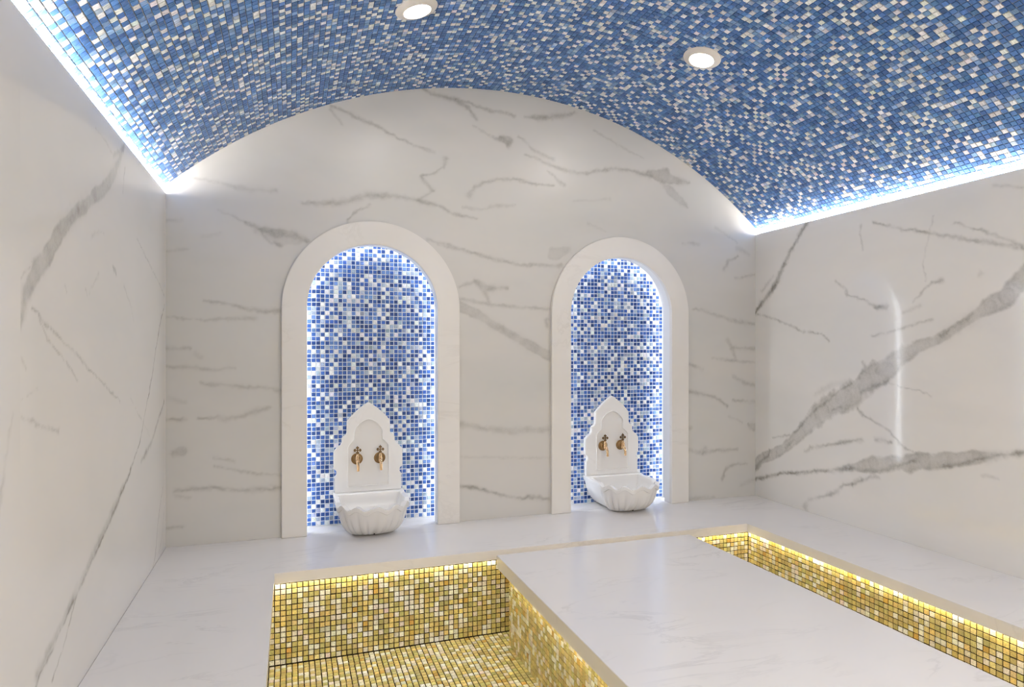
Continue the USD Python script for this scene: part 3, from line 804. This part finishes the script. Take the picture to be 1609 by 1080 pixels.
def basin_mesh():
    """A half-round bowl with a straight back: fluted outside, a waved lip, hollowed within. Rings of equal length, joined."""
    n1, n2, n4 = 24, 180, 30
    yb, yc = 0.1665, -0.060
    th = np.linspace(0, np.pi, n2)
    u = 2 * th / np.pi - 1
    wave = np.cos(6 * np.pi * u)
    side = 0.1915 + 0.0045 * np.clip((np.linspace(yb, yc, n1 + 1)[:-1] - 0.085) / 0.02, 0, 1)
    top = np.r_[side, 0.180 + 0.0115 * wave, np.r_[side[::-1][:-1], 0.196], np.full(n4, 0.196)]
    groove = np.r_[np.zeros(n1), (0.5 + 0.5 * np.cos(12 * np.pi * u)) ** 2.5, np.zeros(n1), np.zeros(n4)]
    swell = np.r_[np.zeros(n1), (0.5 - 0.5 * np.cos(12 * np.pi * u)), np.zeros(n1), np.zeros(n4)]
    onarc = np.r_[np.zeros(n1), np.ones(n2), np.zeros(n1), np.zeros(n4)]

    def ring(a, b, back=yb, n=2.15, scal=None):
        c, s = np.cos(th), np.sin(th)
        x = -a * np.sign(c) * np.abs(c) ** (2 / n)
        y = yc - b * s ** (2 / n)
        f = 1.0 if scal is None else scal[n1:n1 + n2]
        x, y = x * f, yc + (y - yc) * f
        lx, rx = x[0], x[-1]
        X = np.r_[np.full(n1, lx), x, np.full(n1, rx), np.linspace(rx, lx, n4 + 2)[1:-1]]
        Y = np.r_[np.linspace(back, yc, n1 + 1)[:-1], y, np.linspace(yc, back, n1 + 1)[1:], np.full(n4, back)]
        return X, Y

    rings = []
    X, Y = ring(0.002, 0.001, 0.0)
    rings.append(np.stack([X, Y * 0 + 0.03, X * 0], -1))
    for k, ph in enumerate(np.linspace(0, np.radians(78), 22)):
        s = math.sin(ph) / math.sin(np.radians(78))
        f = (1 - math.cos(ph)) / (1 - math.cos(np.radians(78)))
        depth = 0.10 * (1 - s) ** 0.7 + 0.022
        sc = 1 - depth * groove * (1 - s ** 6) + 0.012 * swell * (1 - s ** 5)
        X, Y = ring(0.100 + 0.099 * s, 0.035 + 0.160 * s, scal=sc)
        rings.append(np.stack([X, Y, f * (top - 0.027) + 0.0005], -1))
    for g, dz in ((0.2065, -0.0262), (0.2088, -0.0245), (0.2105, -0.012), (0.2115, -0.004), (0.2100, -0.0008), (0.2070, 0.0)):
        X, Y = ring(g, g - 0.0045)
        rings.append(np.stack([X, Y, top + dz], -1))
    for g, dz, back in ((0.186, 0.0, 0.104), (0.182, -0.0015, 0.101), (0.178, -0.007, 0.098)):
        X, Y = ring(g, g - 0.004, back)
        rings.append(np.stack([X, Y, top + dz], -1))
    for ph in np.linspace(0.15, np.pi / 2, 12):
        c, s = math.cos(ph), math.sin(ph)
        X, Y = ring(0.06 + 0.116 * c, 0.05 + 0.122 * c, 0.02 + 0.076 * c)
        rings.append(np.stack([X, Y, (top - 0.012) * (1 - s) + 0.048 * s], -1))
    X, Y = ring(0.002, 0.001, 0.0)
    rings.append(np.stack([X, Y * 0 - 0.01, X * 0 + 0.046], -1))
    m = len(rings[0])
    j = np.arange(m)
    k = (j + 1) % m
    f = []
    for i in range(len(rings) - 1):
        f += [np.stack([i * m + j, i * m + k, (i + 1) * m + k], -1), np.stack([i * m + j, (i + 1) * m + k, (i + 1) * m + j], -1)]
    v = np.vstack(rings) + np.array([PX, 0, BT + 0.0003])
    t = trimesh.Trimesh(v, np.vstack(f), process=False)
    t.fix_normals()
    return t


basin = thing('marble_basin', (PX, -0.03, BT), 'white marble half-round basin with fluted sides in the left niche', 'basin')
part('bowl', basin_mesh(), 'fountain_marble', basin, smooth=38)
hole = lathe([(0.0, 0.0), (0.0042, 0.0), (0.0042, 0.012), (0.0, 0.012)], 16)
hole.apply_transform(trimesh.transformations.rotation_matrix(math.radians(75), (1, 0, 0)))
hole.apply_translation((PX, -0.1345, BT + 0.0105))
part('drain_hole', hole, 'hole_dark', basin, label='small dark drain hole at the foot')


def tap(x, label):
    z = BT + 0.3965
    y = PF + 0.0094
    root = thing('bronze_tap', (x, y, z), label, 'tap')

    def turned(profile, n=32):
        m = lathe(profile, n)
        m.apply_transform(trimesh.transformations.rotation_matrix(math.pi / 2, (1, 0, 0)))
        m.apply_translation((x, y, z))
        return m

    part('rosette', turned([(0.0, 0.0), (0.034, 0.0), (0.0345, 0.003), (0.0325, 0.0055), (0.029, 0.0062), (0.0275, 0.005), (0.0255, 0.005), (0.023, 0.008), (0.017, 0.0115), (0.0125, 0.013), (0.0, 0.014)], 40), 'aged_bronze', root, smooth=35)
    barrel = lathe([(0.0, -0.022), (0.006, -0.022), (0.0095, -0.018), (0.0115, -0.008), (0.012, 0.004), (0.010, 0.014), (0.0108, 0.017), (0.0108, 0.021), (0.008, 0.024), (0.0062, 0.034), (0.0, 0.034)], 28)
    barrel.apply_translation((x, y - 0.036, z))
    body = part('body', join(turned([(0.0, 0.011), (0.0105, 0.011), (0.0095, 0.02), (0.009, 0.036), (0.0, 0.036)], 28), barrel), 'bronze', root, smooth=35)
    t = np.linspace(0, 1, 16)
    path = np.stack([np.full(16, x), y - 0.036 - 0.036 * np.sin(t * math.pi / 2 * 0.98), z - 0.002 - 0.052 * (t ** 1.9)], -1)
    path = np.vstack([path, path[-1] + [0, -0.0005, -0.010]])
    part('spout', tube(path, np.r_[np.linspace(0.0098, 0.0078, 16), 0.0078], 20), 'bronze', root, smooth=40)
    # pierced cross-shaped handle
    c = z + 0.057
    lobes = [sg.Point(x + dx, c + dz).buffer(0.0092, 16) for dx, dz in ((0.0135, 0), (-0.0135, 0), (0, 0.0125), (0, -0.0125))]
    plate = sg.Polygon([(x + 0.0165, c), (x, c + 0.0165), (x - 0.0165, c), (x, c - 0.0165)])
    for l in lobes:
        plate = plate.union(l)
    plate = plate.union(sg.Polygon([(x - 0.004, c + 0.018), (x + 0.004, c + 0.018), (x, c + 0.027)]))
    for dx, dz in ((0.0072, 0.0068), (-0.0072, 0.0068), (0.0072, -0.0062), (-0.0072, -0.0062)):
        plate = plate.difference(sg.Point(x + dx, c + dz).buffer(0.0042, 12))
    ya = y - 0.036
    stem = lathe([(0.0, 0.0), (0.0052, 0.0), (0.0045, 0.012), (0.006, 0.016), (0.0, 0.018)], 20)
    stem.apply_translation((x, ya, z + 0.0325))
    part('handle', join(extrude_xz(plate.buffer(-0.001), ya - 0.0045, ya + 0.0045), extrude_xz(plate, ya - 0.003, ya + 0.003), stem), 'dark_bronze', root, label='pierced cross-shaped dark bronze handle')
    return root


TX = (PX - 0.069, PX + 0.067)
taps = [tap(TX[0], 'bronze tap, left one of the pair in the left niche'), tap(TX[1], 'bronze tap, right one of the pair in the left niche')]
DX = 2.745 - PX
copy(panel, (PX + DX, PF, BT + 0.196), 'ogee-topped white marble back panel with two taps in the right niche', 'fountain panel')
copy(basin, (PX + DX, -0.03, BT), 'white marble half-round basin with fluted sides in the right niche', 'basin')
for t, x, lab in zip(taps, TX, ('bronze tap, left one of the pair in the right niche', 'bronze tap, right one of the pair in the right niche')):
    copy(t, (x + DX, PF + 0.0094, BT + 0.3965), lab, 'tap')
for p in ('/World/fountain_panel', '/World/fountain_panel_001'):
    tag(stage.GetPrimAtPath(p), group='fountain back panels')
for p in ('/World/marble_basin', '/World/marble_basin_001'):
    tag(stage.GetPrimAtPath(p), group='marble basins in the niches')
for p in ('/World/bronze_tap', '/World/bronze_tap_001', '/World/bronze_tap_002', '/World/bronze_tap_003'):
    tag(stage.GetPrimAtPath(p), group='bronze wall taps')
for p in ('/World/arched_niche', '/World/arched_niche_001'):
    tag(stage.GetPrimAtPath(p), group='mosaic niches in the end wall')
